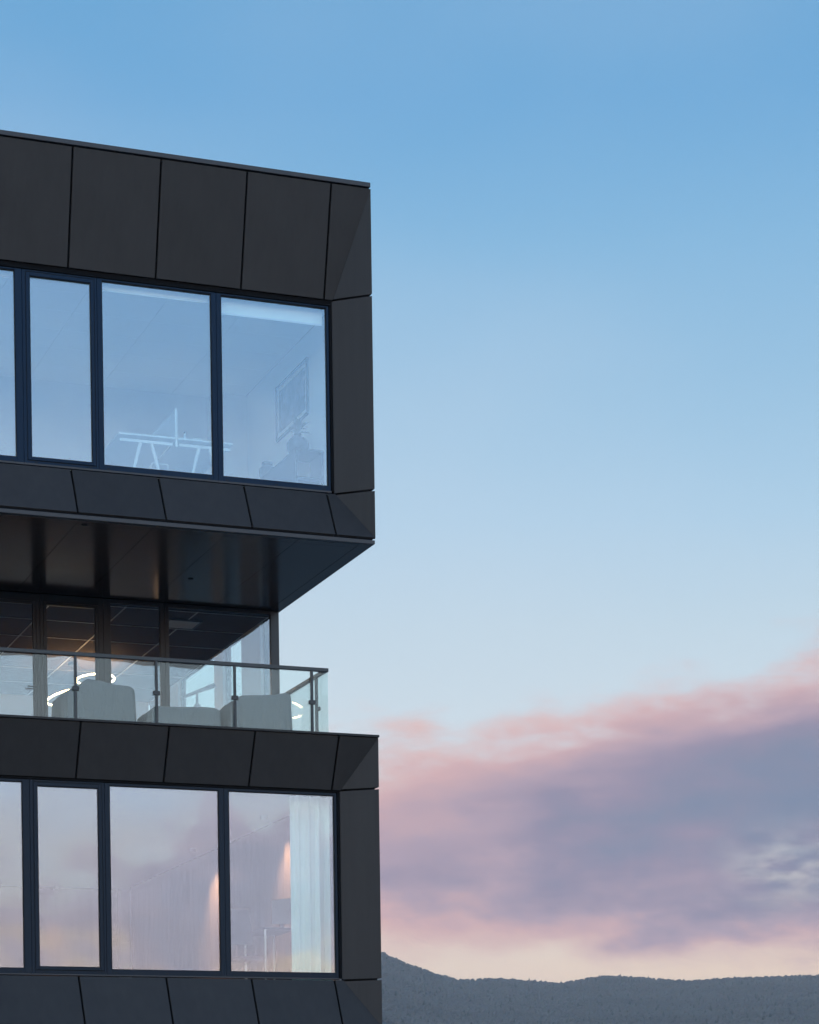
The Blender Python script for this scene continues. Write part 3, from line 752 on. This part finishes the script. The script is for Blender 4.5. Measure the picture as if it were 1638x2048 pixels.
SB = root('sideboard', (-.6, 2.4, 11.52), 'dark open ended sideboard along the right wall of the upper office', 'sideboard')
zt = 12.42
box('top', M_DARKWOOD, SB, -.82, -.37, 1.2, 3.7, zt - .03, zt)
box('side_board', M_DARKWOOD, SB, -.82, -.79, 1.22, 3.7, 11.525, zt - .032)
box('side_board', M_DARKWOOD, SB, -.40, -.372, 1.22, 3.7, 11.525, zt - .032)
box('shelf', M_DARKWOOD, SB, -.788, -.402, 1.22, 3.7, 11.98, 12.005)
box('base', M_DARKWOOD, SB, -.788, -.402, 1.22, 3.7, 11.525, 11.56)
box('divider', M_WHITE, SB, -.788, -.402, 1.75, 1.77, 12.006, zt - .032)
PL = root('potted_plant', (-.66, 1.55, zt), 'dark round vase with a leafy plant on the sideboard', 'plant')
MB().lathe((-.66, 1.55, zt + .002), [(.10, 0), (.17, .08), (.175, .17), (.12, .25), (.055, .29), (.06, .32)], 20).build('vase', M_VASE, PL, smooth=True)
lf = MB(); rnd = random.Random(4)
for k in range(46):
    a = rnd.uniform(0, 6.28); l = rnd.uniform(.12, .24); e = rnd.uniform(.1, 1.4); st = Vector((-.66, 1.55, zt + .32 + rnd.uniform(0, .12)))
    dr = Vector((math.cos(a) * math.cos(e), math.sin(a) * math.cos(e), math.sin(e))); sd_ = dr.cross(Vector((0, 0, 1))).normalized() * l * .2
    mid_ = st + dr * l * .55; lf.add([st, mid_ + sd_, st + dr * l - Vector((0, 0, .03)), mid_ - sd_], [(0, 1, 2, 3)])
lf.build('foliage', M_LEAF, PL)
MB().tube((-.66, 1.55, zt + .28), (-.66, 1.55, zt + .46), .012, 6).build('stem', M_LEAF, PL)
JR = root('jar', (-.70, 2.95, zt), 'small dark lidded jar on the far end of the sideboard', 'jar')
MB().lathe((-.70, 2.95, zt + .002), [(.10, 0), (.13, .06), (.13, .17), (.08, .22)], 18).build('body', M_VASE, JR, smooth=True)
MB().lathe((-.70, 2.95, zt + .224), [(.085, 0), (.085, .05), (.02, .06)], 16).build('lid', M_DARKMETAL, JR)
box('column', M_PLASTER, B, -.95, -.36, 5.05, 5.395, 11.525, 14.42)


# ================================================================== lower room: curtains, lamps, furniture
def curtain(name, label, pts, z0, z1, m, folds_per_m, amp, seed, flare=0.0, group=None):
    """pleated cloth hanging along a polyline (x, y)"""
    rnd = random.Random(seed); P0, P1 = Vector((*pts[0], 0)), Vector((*pts[1], 0)); L = (P1 - P0).length; d = (P1 - P0) / L; nrm = Vector((-d.y, d.x, 0))
    nu = max(24, int(L * folds_per_m * 10)); nvv = 14; vs = []; fs = []
    ph = [rnd.uniform(0, 6.28) for _ in range(5)]
    for j in range(nvv + 1):
        v = j / nvv; z = z1 + (z0 - z1) * v
        for i in range(nu + 1):
            s = i / nu * L
            wv = math.sin(s * folds_per_m * 6.283 + ph[0] + .5 * math.sin(s * 3 + ph[1]) + .5 * v * math.sin(s * 5 + ph[2]))
            wv += .45 * math.sin(s * folds_per_m * 2.1 * 6.283 + ph[3] + v * 1.5) + .5 * math.sin(s * folds_per_m * .43 * 6.283 + ph[4])
            p = P0 + d * (s + flare * v * (s / L - .5) * .0) + nrm * wv * amp * (0.45 + .55 * min(1, v * 1.3))
            vs.append((p.x, p.y, z))
    for j in range(nvv):
        for i in range(nu): k = j * (nu + 1) + i; fs.append((k, k + 1, k + nu + 2, k + nu + 1))
    r_ = root(name, (pts[0][0], pts[0][1], z0), label, 'curtain', group)
    c = MB().add(vs, fs).build('cloth', m, r_, smooth=True)
    so = c.modifiers.new('thickness', 'SOLIDIFY'); so.thickness = .004
    o3 = MB().tube((*pts[0], z1 - .006), (*pts[1], z1 - .006), .006, 8); o3.build('track', M_SHEER, r_)
    return r_


curtain('curtain', 'pale pleated full height curtain at the right of the lower window', [(-1.125, .80), (-.50, .80)], 4.31, 7.118, M_CURTAIN, 6.0, .045, 2)
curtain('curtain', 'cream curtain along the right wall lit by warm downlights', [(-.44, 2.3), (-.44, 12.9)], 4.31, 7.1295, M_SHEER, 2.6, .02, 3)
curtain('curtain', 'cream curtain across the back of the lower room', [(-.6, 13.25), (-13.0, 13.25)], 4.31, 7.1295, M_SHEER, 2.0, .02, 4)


def downlight(x, y, label, power, aim, cone=92):
    d = root('downlight', (x, y, 7.128), label, 'lamp', 'ceiling downlights of the lower room')
    MB().lathe((x, y, 7.112), [(.050, -.055), (.054, -.055), (.054, .016), (.050, .016)], 18).build('trim', M_WHITE, d)
    MB().lathe((x, y, 7.1105), [(.036, 0), (.036, .001)], 14).build('lens', M_BULB, d)
    ld = bpy.data.lights.new('downlight_beam', 'SPOT'); ld.energy = power; ld.color = (1.0, 0.50, 0.27); ld.spot_size = math.radians(cone); ld.spot_blend = 1.0; ld.shadow_soft_size = .03
    lo = link(bpy.data.objects.new('downlight_beam', ld), d); lo.location = (0, 0, -.075)
    lo.rotation_euler = Vector((-aim[0], -aim[1], 1)).to_track_quat('Z', 'Y').to_euler()


downlight(-.84, 2.95, 'warm downlight washing the curtain nearest the white window curtain', 400, (.16, 0))
downlight(-.86, 6.95, 'warm downlight washing the curtain behind the right mullion', 440, (.16, 0))
downlight(-1.90, 12.95, 'warm downlight washing the curtain seen through the narrow window', 110, (0, .12), 46)

DK = root('writing_desk', (-.9, 2.6, 4.29), 'plain desk with slim legs beside the pale curtain', 'desk')
box('desk_top', M_DARKWOOD, DK, -1.06, -.50, 2.35, 3.5, 5.28, 5.31)
for x, y in ((-1.02, 2.4), (-.54, 2.4), (-1.02, 3.45), (-.54, 3.45)): MB().tube((x, y, 5.28), (x + .0, y, 4.292), .02, 8, .016).build('leg', M_ALU, DK)
MO = root('monitor', (-.68, 2.62, 5.31), 'dark computer monitor on the desk beside the pale curtain', 'monitor')
MB().poly([(-.83, 2.62, 5.385), (-.46, 2.50, 5.385), (-.46, 2.50, 5.80), (-.83, 2.62, 5.76)], (0, .03, 0)).build('screen', M_SCREEN, MO)
MB().box(-.70, -.64, 2.63, 2.66, 5.315, 5.5).box(-.78, -.56, 2.56, 2.74, 5.312, 5.322).build('stand', M_DARKMETAL, MO)
CR = root('office_chair', (-1.38, 2.6, 4.29), 'dark fabric chair standing at the desk in the lower room', 'chair')
MB().poly([(-1.55, 2.56, 5.05), (-1.16, 2.56, 5.05), (-1.20, 2.62, 5.62), (-1.53, 2.62, 5.61)], (0, .05, 0)).build('backrest', M_CHAIR, CR, bevel=.01)
box('seat', M_CHAIR, CR, -1.58, -1.14, 2.1, 2.56, 4.76, 4.83, .015)
MB().tube((-1.36, 2.33, 4.42), (-1.36, 2.33, 4.76), .025).build('column', M_ALU, CR)
for k in range(5):
    a = k * 1.2566 + .3; MB().tube((-1.36, 2.33, 4.42), (-1.36 + .28 * math.cos(a), 2.33 + .28 * math.sin(a), 4.34), .018, 6).build('foot', M_ALU, CR)
    MB().tube((-1.38 + .28 * math.cos(a), 2.33 + .28 * math.sin(a), 4.318), (-1.34 + .28 * math.cos(a), 2.33 + .28 * math.sin(a), 4.318), .026, 10).build('castor', M_DARKMETAL, CR)

# ================================================================== evening haze
mh = bpy.data.materials.new('haze_air'); mh.use_nodes = True; t = NT(mh.node_tree); t.n.clear()
pv = t.new('ShaderNodeVolumePrincipled'); pv.inputs['Density'].default_value = 9.0e-5; pv.inputs['Color'].default_value = (1.0, 0.97, 0.95, 1)
o = t.new('ShaderNodeOutputMaterial'); t.l.new(pv.outputs[0], o.inputs['Volume'])
HB = MB().box(-9500, 9500, -9500, 9500, -4.5, 470).build('haze', mh); HB['kind'] = 'stuff'
